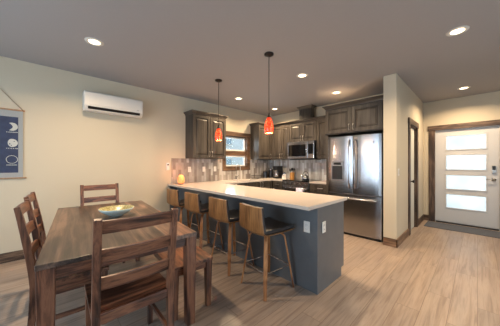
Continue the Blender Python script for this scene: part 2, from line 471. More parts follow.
# entry door
bm = bmesh.new()
box(bm, DX0-.11, DX0, EY-.022, EY, 0, DZ); box(bm, DX1, DX1+.11, EY-.022, EY, 0, DZ)
bm2 = bmesh.new(); box(bm2, DX0-.13, DX1+.13, EY-.028, EY, DZ, DZ+.11)
struct('trim_4', bm, M['trim'], .002); struct('trim_5', bm2, M['trim_x'], .002)
bm = bmesh.new()
d0, d1 = DX0+.012, DX1-.012; gx0, gx1 = -.503, .14
lites = [(1.62, 1.955), (1.18, 1.53), (.75, 1.09), (.33, .665)]
zs = [(.03, lites[3][0]), (lites[3][1], lites[2][0]), (lites[2][1], lites[1][0]), (lites[1][1], lites[0][0]), (lites[0][1], DZ-.012)]
box(bm, d0, gx0, EY+.03, EY+.075, .03, DZ-.012); box(bm, gx1, d1, EY+.03, EY+.075, .03, DZ-.012)
for a, b in zs: box(bm, gx0, gx1, EY+.03, EY+.075, a, b)
ed = struct('door_1', bm, M['doorpaint'])
for a, b in lites:
    fr = bmesh.new(); w = .022
    box(fr, gx0-.004, gx1+.004, EY+.022, EY+.034, b-w, b+.004); box(fr, gx0-.004, gx1+.004, EY+.022, EY+.034, a-.004, a+w)
    box(fr, gx0-.004, gx0+w, EY+.022, EY+.034, a+w, b-w); box(fr, gx1-w, gx1+.004, EY+.022, EY+.034, a+w, b-w)
    f = obj('lite_frame', fr, M['doorpaint'], ed, bevel=.003)
    obj('frosted_pane', bx(gx0+.01, gx1-.01, EY+.048, EY+.056, a+.006, b-.006), M['frosted'], f)
kp = obj('keypad', bx(.196, .256, EY+.004, EY+.03, 1.13, 1.29), M['nickel'], ed, bevel=.006)
obj('keypad_screen', bx(.203, .249, EY-.001, EY+.004, 1.20, 1.28), M['black'], kp, bevel=.002)
bm = bmesh.new()
for k in range(3):
    for j in range(2): box(bm, .209+k*.014, .217+k*.014, EY+.0, EY+.004, 1.145+j*.02, 1.155+j*.02)
obj('keypad_buttons', bm, M['black'], kp)
bm = bmesh.new(); lathe(bm, [(0, 0), (.032, 0), (.032, .01), (.014, .014), (.014, .05), (0, .05)], seg=20)
bmesh.ops.rotate(bm, verts=bm.verts[:], cent=(0, 0, 0), matrix=Matrix.Rotation(R(90), 3, 'X'))
tube(bm, [(0, -.045, 0), (-.04, -.048, 0), (-.11, -.044, 0)], .009, 8)
obj('lever_handle', bm, M['nickel'], ed, smooth=True, loc=(.226, EY+.03, 1.0))
bm = bmesh.new()
for z in (.25, 1.05, 1.85): box(bm, DX0+.002, DX0+.014, EY+.022, EY+.03, z-.045, z+.045)
obj('hinge', bm, M['nickel'], ed)
bm = bmesh.new(); box(bm, DX0, DX0+.011, EY, EY+.15, 0, DZ); box(bm, DX1-.011, DX1, EY, EY+.15, 0, DZ); box(bm, DX0+.011, DX1-.011, EY, EY+.15, DZ-.011, DZ)
struct('trim_6', bm, M['doorpaint'])
struct('trim_7', bx(DX0+.011, DX1-.011, EY-.02, EY+.15, 0.0, .028), M['steel_dark'], .003, )

# kitchen window
bm = bmesh.new()
t = .1
box(bm, WX, WX+.022, WY0-t, WY0, WZ0, WZ1); box(bm, WX, WX+.022, WY1, WY1+t, WZ0, WZ1)
box(bm, WX, WX+.026, WY0-t-.0, WY1+t+.02, WZ1, WZ1+.11); box(bm, WX, WX+.022, WY0-t, WY1+t, WZ0-.09, WZ0)
win = struct('window_1', bm, M['window_wood'], .002)
bm = bmesh.new()
box(bm, WX-.13, WX, WY0, WY0+.018, WZ0+.018, WZ1-.018); box(bm, WX-.13, WX, WY1-.018, WY1, WZ0+.018, WZ1-.018)
box(bm, WX-.13, WX, WY0, WY1, WZ1-.018, WZ1); box(bm, WX-.13, WX+.03, WY0, WY1, WZ0, WZ0+.018)
obj('window_jamb', bm, M['window_wood'], win)
mid = 1.60
obj('meeting_rail', bx(WX-.10, WX-.045, WY0+.018, WY1-.018, mid-.06, mid+.06), M['window_wood'], win, bevel=.003)
for a, b in ((WZ0+.018, mid-.06), (mid+.06, WZ1-.018)):
    y0, y1 = WY0+.018, WY1-.018; w = .035; bm = bmesh.new()
    box(bm, WX-.10, WX-.06, y0, y0+w, a, b); box(bm, WX-.10, WX-.06, y1-w, y1, a, b)
    box(bm, WX-.10, WX-.06, y0+w, y1-w, a, a+w); box(bm, WX-.10, WX-.06, y0+w, y1-w, b-w, b)
    s = obj('sash', bm, M['white'], win, bevel=.002)
    obj('pane', bx(WX-.083, WX-.077, y0+w, y1-w, a+w, b-w), M['glass'], s)

# outside the kitchen window: lawn and a neighbour's house
tag(obj('lawn', bx(-40, WX-.16, -10, 40, -.9, -.6), M['grass']), 'patch of lawn seen outside through the kitchen window', 'lawn')['kind'] = 'structure'
nh = thing('neighbour_house', 'pale sided house seen outside through the kitchen window', 'house', (-16, 15.2, -.6))
bm = bmesh.new(); box(bm, -3, 3, -7, 7, 0, 5.8); obj('house_wall', bm, M['housewall'], nh)
bm = bmesh.new(); prism(bm, [(-3.4, 5.8), (3.4, 5.8), (0, 7.6)], -7.4, 7.4, 1); obj('house_roof', bm, M['houseroof'], nh)
for yy in (-5.4, -2.4, 0.6, 3.6):
    for zz in (1.2, 3.3):
        f = obj('house_window_frame', bx(3.0, 3.05, yy-.62, yy+.62, zz, zz+1.15), M['white'], nh)
        for a, b in ((-.52, -.05), (.05, .52)): obj('house_window_pane', bx(3.05, 3.07, yy+a, yy+b, zz+.1, zz+1.05), M['skyglass'], f)

# ---------------------------------------------------------------- kitchen
CT = .915; CB = .88      # worktop top and underside
UZ0, UZ1 = 1.44, 2.36

def panel_door(w, h, th=.02):
    """raised panel door in local X (width) Z (height), front at y=-th"""
    bm = bmesh.new(); s = .062
    box(bm, 0, s, -th, 0, 0, h); box(bm, w-s, w, -th, 0, 0, h)
    box(bm, s, w-s, -th, 0, 0, s); box(bm, s, w-s, -th, 0, h-s, h)
    # recessed field with raised centre
    x0, x1, z0, z1 = s, w-s, s, h-s; g = .03
    o = [(x0, z0), (x1, z0), (x1, z1), (x0, z1)]; i = [(x0+g, z0+g), (x1-g, z0+g), (x1-g, z1-g), (x0+g, z1-g)]
    if x1-x0 > 2.6*g and z1-z0 > 2.6*g:
        c_ = .013; rings = []
        for q, dep in ((0, .019), (c_, .019), (c_+.001, .012), (c_+.001+g, .002)):
            rings.append([bm.verts.new((p, -th+dep, w_)) for p, w_ in ((x0+q, z0+q), (x1-q, z0+q), (x1-q, z1-q), (x0+q, z1-q))])
        for a, b in zip(rings, rings[1:]):
            for k in range(4): bm.faces.new((a[k], a[(k+1) % 4], b[(k+1) % 4], b[k]))
        bm.faces.new(rings[-1])
    else: box(bm, x0, x1, -th+.01, 0, z0, z1)
    return bm

def pull(L=.11, horizontal=False):
    bm = bmesh.new()
    if horizontal: tube(bm, [(-L/2, 0, 0), (-L/2, -.026, 0), (-L/2+.012, -.032, 0), (L/2-.012, -.032, 0), (L/2, -.026, 0), (L/2, 0, 0)], .0055, 8)
    else: tube(bm, [(0, 0, -L/2), (0, -.026, -L/2), (0, -.032, -L/2+.012), (0, -.032, L/2-.012), (0, -.026, L/2), (0, 0, L/2)], .0055, 8)
    return bm

def place_door(root, x, z, w, h, rz, base_xy, hx=None, hz=None, horiz=False, mat='cabinet', name='door', gap=.003):
    """door on a front whose local x axis is rotated by rz about base_xy"""
    dname = name
    d = obj(dname, panel_door(w-2*gap, h-2*gap), M[mat], root, bevel=.0025)
    d.location = (base_xy[0]+math.cos(rz)*(x+gap), base_xy[1]+math.sin(rz)*(x+gap), z+gap); d.rotation_euler = (0, 0, rz)
    if hx is not None:
        obj('handle', pull(horizontal=horiz), M['nickel'], d, smooth=True, loc=(hx, -.02, hz))
    return d

def crown(bm_name, root, x0, x1, y0, y1, z, h=.07, out=.045, sides=(1, 1, 1, 1)):
    """crown around a rectangular top; sides = (x0, x1, y0, y1) which sides project"""
    bm = bmesh.new(); n = 5; rings = []
    for k in range(n):
        u = k/(n-1); e = out*(u**1.6); zz = z+h*.8*u
        rings.append([(x0-e*sides[0], y0-e*sides[2], zz), (x1+e*sides[1], y0-e*sides[2], zz), (x1+e*sides[1], y1+e*sides[3], zz), (x0-e*sides[0], y1+e*sides[3], zz)])
    r = rings[-1]; rings.append([(p[0], p[1], z+h) for p in r])
    vr = [[bm.verts.new(p) for p in q] for q in rings]
    for a, b in zip(vr, vr[1:]):
        for k in range(4): bm.faces.new((a[k], a[(k+1) % 4], b[(k+1) % 4], b[k]))
    bm.faces.new(vr[0][::-1]); bm.faces.new(vr[-1])
    return obj(bm_name, bm, M['cabinet_edge'], root)

G = 'dark stained wall cabinets'
# wall cabinet left of the window (front faces +X)
c = thing('wall_cabinet', 'dark stained two-door wall cabinet left of the kitchen window', 'cabinet', (0, 0, 0), 0, G)
FX = -4.035
bm = bx(WX, FX-.02, 2.21, 3.06, UZ0, UZ1); obj('body', bm, M['cabinet'], c, bevel=.002)
w = .425
place_door(c, 0, UZ0+.005, w, UZ1-UZ0-.01, R(90), (FX-.02, 2.21), w-.035, .09)
place_door(c, w, UZ0+.005, w, UZ1-UZ0-.01, R(90), (FX-.02, 2.21), .03, .09)
crown('crown_moulding', c, WX, FX, 2.21, 3.06, UZ1, sides=(0, 1, 1, 1))
# corner cabinet right of the window
c = thing('wall_cabinet', 'dark stained narrow wall cabinet in the kitchen corner, right of the window', 'cabinet', (0, 0, 0), 0, G)
bm = bx(WX, FX-.02, 4.155, BY-.0, UZ0, UZ1); obj('body', bm, M['cabinet'], c, bevel=.002)
place_door(c, 0, UZ0+.005, .5, UZ1-UZ0-.01, R(90), (FX-.02, 4.155), .46, .09)
crown('crown_moulding', c, WX, FX, 4.155, BY, UZ1, sides=(0, 1, 1, 0))
FY = 4.68
# two door cabinet left of microwave
X0, X1 = FX+.0, -3.425
c = thing('wall_cabinet', 'dark stained wall cabinet with two narrow doors left of the microwave', 'cabinet', (0, 0, 0), 0, G)
obj('body', bx(X0-.018, X1, FY+.02, BY, UZ0, UZ1), M['cabinet'], c, bevel=.002)
place_door(c, 0, UZ0+.005, .335, UZ1-UZ0-.01, 0, (X0+.015, FY+.02), .295, .09)
place_door(c, .335, UZ0+.005, X1-X0-.35, UZ1-UZ0-.01, 0, (X0+.015, FY+.02), .03, .09)
crown('crown_moulding', c, X0+.048, X1, FY, BY, UZ1, sides=(0, 0, 1, 0))
# over the microwave
MX0, MX1 = -3.42, -2.65
c = thing('wall_cabinet', 'short dark stained two-door wall cabinet directly above the microwave', 'cabinet', (0, 0, 0), 0, G)
obj('body', bx(MX0, MX1, FY+.02, BY, 1.88, UZ1), M['cabinet'], c, bevel=.002)
w = (MX1-MX0)/2
place_door(c, 0, 1.885, w, UZ1-1.89, 0, (MX0, FY+.02), w-.035, .08)
place_door(c, w, 1.885, w, UZ1-1.89, 0, (MX0, FY+.02), .03, .08)
crown('crown_moulding', c, MX0, MX1, FY, BY, UZ1, sides=(0, 0, 1, 0))
# vent chase
c = thing('vent_chase', 'dark stained boxed vent chase rising from the cabinets to the ceiling', 'vent cover')
obj('body', bx(-3.13, -2.80, FY+.02, 4.86, UZ1+.072, CE-.07), M['cabinet'], c, bevel=.002)
crown('crown_moulding', c, -3.13, -2.80, FY+.02, 4.86, CE-.072, .07, sides=(1, 1, 1, 1))
# right of microwave
c = thing('wall_cabinet', 'narrow dark stained wall cabinet between the microwave and the refrigerator', 'cabinet', (0, 0, 0), 0, G)
obj('body', bx(MX1+.003, -2.125, FY+.02, BY, UZ0, UZ1), M['cabinet'], c, bevel=.002)
place_door(c, 0, UZ0+.005, .46, UZ1-UZ0-.01, 0, (MX1+.01, FY+.02), .03, .09)
crown('crown_moulding', c, MX1+.003, -2.17, FY, BY, UZ1, sides=(0, 0, 1, 0))
# refrigerator surround + cabinet over it
c = thing('wall_cabinet', 'deep dark stained two-door cabinet over the refrigerator with tall side panels', 'cabinet', (0, 0, 0), 0, G)
FF = 4.10
obj('body', bx(-2.115, -1.067, FF+.02, BY, 1.90, 2.40), M['cabinet'], c, bevel=.002)
obj('side_panel', bx(-2.115, -2.075, FF+.04, BY, 0, 1.90), M['cabinet'], c, bevel=.002)
obj('side_panel', bx(-1.085, -1.067, FF+.02, BY, 0, 1.90), M['carcass'], c, bevel=.002)
w = (2.115-1.10)/2
place_door(c, 0, 1.915, w, .47, 0, (-2.115, FF+.02), w-.04, .09)
place_door(c, w, 1.915, w, .47, 0, (-2.115, FF+.02), .035, .09)
crown('crown_moulding', c, -2.115, -1.067, FF, BY, 2.40, .07, sides=(1, 0, 1, 0))

# microwave
mw = thing('microwave', 'stainless steel over-the-range microwave beneath the short cabinet', 'microwave')
obj('case', bx(MX0+.003, MX1-.003, 4.62, BY-.02, 1.44, 1.875), M['steel_dark'], mw, bevel=.004)
d = obj('door', bx(MX0+.006, MX1-.17, 4.585, 4.618, 1.455, 1.87), M['steel'], mw, bevel=.006)
obj('door_glass', bx(MX0+.04, MX1-.21, 4.579, 4.585, 1.51, 1.80), M['blackglass'], d, bevel=.003)
bm = bmesh.new(); tube(bm, [(MX1-.185, 4.585, 1.49), (MX1-.185, 4.55, 1.50), (MX1-.185, 4.545, 1.66), (MX1-.185, 4.55, 1.82), (MX1-.185, 4.585, 1.83)], .009, 10)
obj('handle', bm, M['chrome'], mw, smooth=True)
p = obj('control_panel', bx(MX1-.165, MX1-.006, 4.585, 4.618, 1.455, 1.87), M['steel'], mw, bevel=.006)
obj('display', bx(MX1-.15, MX1-.022, 4.58, 4.585, 1.56, 1.80), M['blackglass'], p, bevel=.002)
obj('vent_grille', bx(MX0+.02, MX1-.02, 4.66, 4.95, 1.425, 1.44), M['black'], mw)

# base cabinets
def toe_cab(name, label, x0, x1, y0, y1, front, top=CB):
    c = thing(name, label, 'cabinet', group='base cabinets'); bm = bmesh.new()
    box(bm, x0, x1, y0, y1, .10, top)
    if front == 'x': box(bm, x0, x1-.06, y0, y1, 0, .10)
    elif front == 'y': box(bm, x0, x1, y0+.06, y1, 0, .10)
    obj('body', bm, M['carcass'], c, bevel=.002); return c
c = toe_cab('base_cabinet', 'dark base cabinet under the sink below the window', WX, -3.76, 2.625, 4.36, 'x', .70)
obj('front_rail', bx(-3.80, -3.76, 2.625, 4.36, .70, CB), M['cabinet'], c)
for k in range(4):
    place_door(c, k*.433, .12, .433, .74, R(90), (-3.76, 2.63), .04 if k % 2 else .39, .68)
c = toe_cab('base_cabinet', 'dark base cabinet in the corner left of the oven range', WX+.003, -3.425, 4.40, BY-.003, 'y')
place_door(c, 0, .12, .30, .57, 0, (-3.735, 4.40), .05, .5)
d = place_door(c, 0, .70, .30, .17, 0, (-3.735, 4.40), .15, .085, True, name='drawer')
c = toe_cab('base_cabinet', 'dark base cabinet of drawers between the oven range and the refrigerator', -2.645, -2.12, 4.40, BY, 'y')
for z0, h in ((.12, .27), (.40, .27), (.69, .18)):
    place_door(c, 0, z0, .52, h, 0, (-2.642, 4.40), .26, h/2, True, name='drawer')

# worktops
bm = bmesh.new()
IX1 = -1.108
box(bm, WX+.0, IX1, 1.82, 2.70, CB, CT)                     # peninsula
SX0, SX1, SY0, SY1 = -4.24, -3.86, 3.32, 4.02
box(bm, WX, SX0, 2.70, BY, CB, CT); box(bm, SX1, -3.73, 2.70, BY, CB, CT)
box(bm, SX0, SX1, 2.70, SY0, CB, CT); box(bm, SX0, SX1, SY1, BY, CB, CT)
box(bm, -3.73, -3.425, 4.37, BY, CB, CT)
bmesh.ops.remove_doubles(bm, verts=bm.verts[:], dist=1e-4)
wt = obj('worktop', bm, M['counter']); tag(wt, 'cream quartz worktop running from the peninsula round to the oven range', 'worktop')
o = obj('worktop', bx(-2.645, -2.12, 4.37, BY, CB, CT), M['counter'], bevel=.003)
tag(o, 'short cream quartz worktop between the oven range and the refrigerator', 'worktop')
sk = thing('kitchen_sink', 'stainless undermount sink in the worktop below the window', 'sink')
bm = bmesh.new(); e = .012
box(bm, SX0+.002, SX1-.002, SY0+.002, SY1-.002, .71, .72)
box(bm, SX0+.002, SX0+e, SY0+.002, SY1-.002, .72, CB); box(bm, SX1-e, SX1-.002, SY0+.002, SY1-.002, .72, CB)
box(bm, SX0+e, SX1-e, SY0+.002, SY0+e, .72, CB); box(bm, SX0+e, SX1-e, SY1-e, SY1-.002, .72, CB)
obj('basin', bm, M['steel'], sk)
bm = bmesh.new(); lathe(bm, [(0, .721), (.045, .721), (.045, .724), (.02, .7235), (0, .7235)], -4.05, 3.67); obj('drain', bm, M['chrome'], sk)
fc = thing('kitchen_faucet', 'tall gooseneck chrome faucet behind the sink under the window', 'faucet', (-4.30, 3.58, CT))
bm = bmesh.new(); lathe(bm, [(0, 0), (.028, 0), (.028, .012), (.017, .02), (.017, .09), (0, .09)], seg=18); obj('faucet_base', bm, M['chrome'], fc, smooth=True)
bm = bmesh.new(); pts = [(0, 0, .08), (0, 0, .30)]+[(.085-.085*math.cos(a), 0, .30+.085*math.sin(a)) for a in [PI*k/10 for k in range(1, 11)]]+[(.17, 0, .23)]
tube(bm, pts, .0115, 12); obj('spout', bm, M['nickel'], fc, smooth=True)
bm = bmesh.new(); tube(bm, [(0, .015, .06), (0, .06, .085), (0, .10, .10)], .006, 8); obj('lever', bm, M['chrome'], fc, smooth=True)

# backsplash
bm = bmesh.new(); T = .010
def bs(y0, y1, z0, z1): box(bm, WX, WX+T, y0, y1, z0, z1)
bs(1.90, WY0-.1, CT, UZ0); bs(WY1+.1, BY, CT, UZ0); bs(WY0-.1, WY1+.1, CT, WZ0-.09); bs(3.062, WY0-.1, UZ0, UZ0+.0001)
o = obj('tile_backsplash', bm, M['tile_y']); tag(o, 'grey taupe vertical tile backsplash on the window wall', 'backsplash', 'tile backsplashes')
bm = bmesh.new(); box(bm, WX+T, -2.12, BY-T, BY, CT, UZ0); box(bm, MX0, MX1, BY-T, BY, CT-.4, CT)
o = obj('tile_backsplash', bm, M['tile_x']); tag(o, 'grey vertical tile backsplash on the wall behind the oven range', 'backsplash', 'tile backsplashes')

# outlets
def outlet(label, loc, rz, cat='outlet', slots=True):
    t = thing('wall_outlet' if slots else 'light_switch', label, cat, loc, rz, 'white wall plates')
    obj('plate', bx(-.036, .036, -.006, 0, -.058, .058), M['white'], t, bevel=.002)
    if slots:
        bm = bmesh.new()
        for s in (-1, 1):
            for x in (-.007, .007): box(bm, x-.0015, x+.0015, -.0085, -.0065, s*.022-.006, s*.022+.006)
        g = bmesh.new()
        bm.free(); g.free()
        for s in (-1, 1):
            f = obj('receptacle', bx(-.017, .017, -.008, -.006, s*.022-.014, s*.022+.014), M['ceramic'], t, bevel=.001)
            for x in (-.007, .007): obj('slot', bx(x-.0015, x+.0015, -.0085, -.008, s*.022-.006, s*.022+.006), M['black'], f)
    else:
        obj('toggle', bx(-.016, .016, -.010, -.006, -.032, .032), M['ceramic'], t, bevel=.002)
    return t
outlet('white outlet on the window-wall backsplash, leftmost, just right of the salt lamp', (WX+T, 2.30, 1.20), R(90))
outlet('white outlet on the window-wall backsplash under the left cabinet, middle of three', (WX+T, 2.66, 1.20), R(90))
outlet('white outlet on the window-wall backsplash under the left cabinet, nearest the window', (WX+T, 2.97, 1.20), R(90))
outlet('white outlet on the blue-grey front face of the peninsula near its corner', (-1.235, 1.997, .665), 0)
outlet('white outlet on the dark end face of the peninsula', (-1.109, 2.115, .665), R(90))
outlet('white light switch on the partition wall beside the refrigerator', (-.885, 4.16, 1.19), R(90), 'light switch', False)
sn = thing('wall_sensor', 'small white wall control with dark lens beside the backsplash', 'wall control', (WX, 1.82, 1.27), R(90))
obj('housing', bx(-.032, .032, -.022, 0, -.075, .075), M['sensor'], sn, bevel=.004)
obj('dark_lens', bx(-.016, .016, -.025, -.022, .02, .05), M['black'], sn, bevel=.002)

# peninsula
pn = thing('kitchen_peninsula', 'blue-grey kitchen peninsula base carrying the worktop, stools along it', 'kitchen island')
obj('front_panel', bx(WX+.004, -1.135, 2.003, 2.02, 0, CB), M['island'], pn)
bm = bmesh.new(); prism(bm, [(2.0, 0), (2.555, 0), (2.555, .10), (2.62, .10), (2.62, CB), (2.0, CB)], -1.135, -1.115, 0)
obj('end_panel', bm, M['island'], pn, bevel=.001)
bm = bmesh.new(); box(bm, WX+.004, -1.135, 2.02, 2.60, .10, CB); box(bm, WX+.004, -1.135, 2.02, 2.54, 0, .10); obj('carcass', bm, M['carcass'], pn)
for k in range(5): place_door(pn, k*.5, .12, .5, .74, R(180), (-1.14, 2.60), .05 if k % 2 else .44, .68)
# the wall-side end panel that carries the overhang
tag(obj('support_panel', bx(WX+.002, WX+.04, 1.86, 1.995, 0, CB-.002), M['island'], bevel=.001), 'blue-grey support panel under the worktop overhang against the left wall', 'panel')

# range
rg = thing('oven_range', 'stainless slide-in oven range with black glass cooktop', 'oven')
SX0r, SX1r = MX0+.004, MX1-.004
obj('oven_body', bx(SX0r, SX1r, 4.40, BY-.03, .02, .90), M['steel_dark'], rg, bevel=.003)
ck = obj('cooktop', bx(SX0r-.0, SX1r+.0, 4.37, BY-.03, .90, .922), M['blackglass'], rg, bevel=.004)
bm = bmesh.new()
for (x, y, r) in ((-3.22, 4.52, .10), (-2.86, 4.52, .08), (-3.22, 4.80, .07), (-2.86, 4.80, .09)): lathe(bm, [(r-.004, .9222), (r, .9226), (r-.008, .9222)], x, y)
obj('burner_ring', bm, M['steel_dark'], ck)
cp = obj('control_panel', bx(SX0r, SX1r, 4.365, 4.40, .79, .895), M['steel'], rg, bevel=.004)
for k in range(5):
    bm = bmesh.new(); lathe(bm, [(0, 0), (.020, 0), (.018, .024), (0, .026)], seg=16)
    bmesh.ops.rotate(bm, verts=bm.verts[:], cent=(0, 0, 0), matrix=Matrix.Rotation(R(90), 3, 'X'))
    obj('knob', bm, M['steel_dark'], cp, smooth=True, loc=(SX0r+.10+k*.14, 4.365, .843))
d = obj('oven_door', bx(SX0r+.004, SX1r-.004, 4.365, 4.40, .22, .785), M['steel'], rg, bevel=.005)
obj('door_glass', bx(SX0r+.07, SX1r-.07, 4.360, 4.365, .32, .68), M['blackglass'], d, bevel=.002)
bm = bmesh.new(); tube(bm, [(SX0r+.05, 4.365, .74), (SX0r+.05, 4.325, .74), (SX1r-.05, 4.325, .74), (SX1r-.05, 4.365, .74)], .011, 10); obj('door_handle', bm, M['steel'], d, smooth=True)
obj('drawer', bx(SX0r+.004, SX1r-.004, 4.37, 4.40, .05, .21), M['steel'], rg, bevel=.004)
bm = bmesh.new()
tw = [(4.345, .50), (4.341, .74), (4.325, .755), (4.309, .74), (4.305, .43)]
n = 12
rows = []
for (y, z) in tw:
    rows.append([bm.verts.new((-2.96+.17*k/n, y+.004*math.sin(k*1.3+z*5), z)) for k in range(n+1)])
for a, b in zip(rows, rows[1:]):
    for k in range(n): bm.faces.new((a[k], a[k+1], b[k+1], b[k]))
o = obj('dish_towel', bm, M['towel'], smooth=True); tag(o, 'pale lavender dish towel hanging from the oven door handle', 'towel')
o.modifiers.new('thick', 'SOLIDIFY').thickness = .004

# refrigerator
rf = thing('refrigerator', 'stainless french door refrigerator with freezer drawer and dispenser', 'refrigerator')
FR0, FR1, FRY = -2.045, -1.105, 4.08
obj('case', bx(FR0+.005, FR1-.005, FRY+.075, BY-.06, .03, 1.835), M['steel_dark'], rf, bevel=.004)
fm = (FR0+FR1)/2
def fdoor(name, x0, x1, z0, z1, parent=rf):
    bm = bmesh.new(); n = 10; lo = []; hi = []
    for k in range(n+1):
        u = k/n; x = x0+(x1-x0)*u; y = FRY+.018*(2*u-1)**4*1.0
        lo.append((x, y)); 
    pts = lo+[(x1, FRY+.07), (x0, FRY+.07)]
    prism(bm, pts, z0, z1); return obj(name, bm, M['steel'], parent, bevel=.004)
ld = fdoor('door', FR0, fm-.003, .775, 1.84); rd = fdoor('door', fm+.003, FR1, .775, 1.84)
fz = fdoor('freezer_drawer', FR0, FR1, .045, .765)
def bar(x, z0, z1):
    bm = bmesh.new(); tube(bm, [(x, FRY+.004, z0), (x, FRY-.035, z0+.015), (x, FRY-.055, z0+.10), (x, FRY-.062, (z0+z1)/2), (x, FRY-.055, z1-.10), (x, FRY-.035, z1-.015), (x, FRY+.004, z1)], .014, 12); return bm
obj('handle', bar(fm-.05, .87, 1.76), M['steel'], ld, smooth=True); obj('handle', bar(fm+.05, .87, 1.76), M['steel'], rd, smooth=True)
bm = bmesh.new(); tube(bm, [(FR0+.07, FRY+.004, .69), (FR0+.085, FRY-.04, .69), (FR0+.2, FRY-.058, .69), (fm, FRY-.064, .69), (FR1-.2, FRY-.058, .69), (FR1-.085, FRY-.04, .69), (FR1-.07, FRY+.004, .69)], .014, 12)
obj('handle', bm, M['steel'], fz, smooth=True)
bm = bmesh.new(); x0, x1 = FR0+.07, FR0+.31; z0, z1 = 1.0, 1.37
box(bm, x0, x0+.02, FRY-.012, FRY+.0, z0, z1); box(bm, x1-.02, x1, FRY-.012, FRY+.0, z0, z1)
box(bm, x0+.02, x1-.02, FRY-.012, FRY+.0, z0, z0+.03); box(bm, x0+.02, x1-.02, FRY-.012, FRY+.0, z1-.09, z1)
dp = obj('dispenser', bm, M['steel'], ld, bevel=.003)
obj('dispenser_well', bx(x0+.02, x1-.02, FRY-.006, FRY+.0005, z0+.03, z1-.09), M['black'], ld)
obj('dispenser_display', bx(x0+.05, x1-.05, FRY-.0135, FRY-.012, z1-.065, z1-.02), M['blackglass'], ld)
bm = bmesh.new(); lathe(bm, [(0, 0), (.014, 0), (.013, .003), (0, .003)], seg=20)
bmesh.ops.rotate(bm, verts=bm.verts[:], cent=(0, 0, 0), matrix=Matrix.Rotation(R(90), 3, 'X'))
obj('badge', bm, M['steel_dark'], rd, smooth=True, loc=(FR1-.12, FRY+.002, 1.70))
obj('toe_grille', bx(FR0+.02, FR1-.02, FRY+.03, FRY+.07, 0.0, .042), M['black'], rf)

# ---------------------------------------------------------------- things on the worktops
sl = thing('salt_lamp', 'glowing orange salt lamp on the peninsula worktop by the wall', 'lamp', (-4.12, 1.99, CT))
bm = bmesh.new(); lathe(bm, [(0, 0), (.055, 0), (.055, .016), (0, .016)], seg=24); obj('lamp_base', bm, M['bronze'], sl)
bm = bmesh.new(); lathe(bm, [(0, .016), (.05, .016), (.066, .05), (.068, .10), (.055, .145), (.032, .18), (0, .19)], seg=18)
for v in bm.verts:
    s = 1+random.uniform(-.09, .09)
    if v.co.z > .02: v.co.x *= s; v.co.y *= s
obj('salt_crystal', bm, M['salt'], sl, smooth=False)
ld_ = bpy.data.lights.new('salt_lamp_glow', 'POINT'); ld_.energy = 2.6; ld_.color = (1, .30, .09); ld_.shadow_soft_size = .07
lo = bpy.data.objects.new('salt_lamp_glow', ld_); COL.objects.link(lo); lo.parent = sl; lo.location = (0.06, -.0, .25)

cm = thing('coffee_maker', 'black and steel drip coffee maker on the worktop in the corner', 'coffee maker', (-3.86, 4.74, CT), R(-15))
obj('base', bx(-.09, .09, -.12, .11, 0, .035), M['black'], cm, bevel=.006)
obj('column', bx(-.085, .085, .03, .11, .035, .25), M['black'], cm, bevel=.006)
obj('brew_head', bx(-.095, .095, -.11, .11, .23, .345), M['black'], cm, bevel=.012)
bm = bmesh.new(); lathe(bm, [(0, .036), (.062, .036), (.068, .07), (.068, .15), (.045, .19), (.048, .205), (0, .21)], 0, -.045, 24)
cf = obj('carafe', bm, M['steel'], cm, smooth=True)
bm = bmesh.new(); tube(bm, [(0, -.11, .17), (0, -.15, .165), (0, -.155, .10), (0, -.115, .085)], .008, 8); obj('carafe_handle', bm, M['black'], cf, smooth=True)

def canister(label, x, y, r, h, body, lid, name='canister', cat='canister'):
    t = thing(name, label, cat, (x, y, CT))
    bm = bmesh.new(); lathe(bm, [(0, 0), (r*.95, 0), (r, .006), (r, h-.006), (r*.95, h), (0, h)], seg=24); obj('jar', bm, M[body], t, smooth=False)
    bm = bmesh.new(); lathe(bm, [(0, h), (r*1.02, h), (r*1.02, h+.02), (r*.3, h+.026), (r*.22, h+.045), (0, h+.048)], seg=24); obj('lid', bm, M[lid], t, smooth=False)
canister('tall black canister in the worktop corner beside the coffee maker', -4.17, 4.80, .06, .24, 'black', 'steel')
canister('steel canister in the worktop corner, left of the tall black canister', -4.20, 4.58, .055, .17, 'steel_dark', 'black')
canister('white lidded jar beside the utensil crock, taller one', -3.60, 4.70, .042, .13, 'ceramic', 'steel')
canister('small white salt jar beside the utensil crock, shorter one', -3.53, 4.56, .034, .09, 'ceramic', 'nickel')
ur = thing('utensil_crock', 'golden bamboo utensil crock holding black spoons beside the oven range', 'utensil holder', (-3.49, 4.90, CT))
bm = bmesh.new(); lathe(bm, [(0, 0), (.058, 0), (.062, .01), (.062, .17), (.056, .17), (.056, .02), (0, .02)], seg=26); obj('crock', bm, M['crock'], ur, smooth=False)
for k in range(6):
    a = k*1.05; t = thing('cooking_utensil', 'black cooking utensil in the bamboo crock', 'utensil', (-3.49, 4.90, CT), 0, 'utensils in the bamboo crock')
    dx, dy = .02*math.cos(a), .02*math.sin(a); ex, ey = dx*3.4, dy*3.4
    bm = bmesh.new(); tube(bm, [(dx, dy, .025), (ex*.8, ey*.8, .20)], .005, 8); obj('handle', bm, M['black'], t, smooth=True)
    bm = bmesh.new(); bmesh.ops.create_uvsphere(bm, u_segments=14, v_segments=8, radius=1, matrix=Matrix.Translation((ex, ey, .235+.012*(k % 3)))@Matrix.Rotation(a, 4, 'Z')@Matrix.Diagonal((.012, .028, .04, 1)))
    obj('utensil_head', bm, M['black'], t, smooth=True)
kt = thing('kettle', 'brushed steel kettle with arched black handle on the cooktop', 'kettle', (-2.93, 4.68, .9226))
bm = bmesh.new(); lathe(bm, [(0, 0), (.085, 0), (.095, .02), (.09, .06), (.07, .10), (.04, .125), (0, .13)], seg=30); obj('kettle_body', bm, M['steel'], kt, smooth=True)
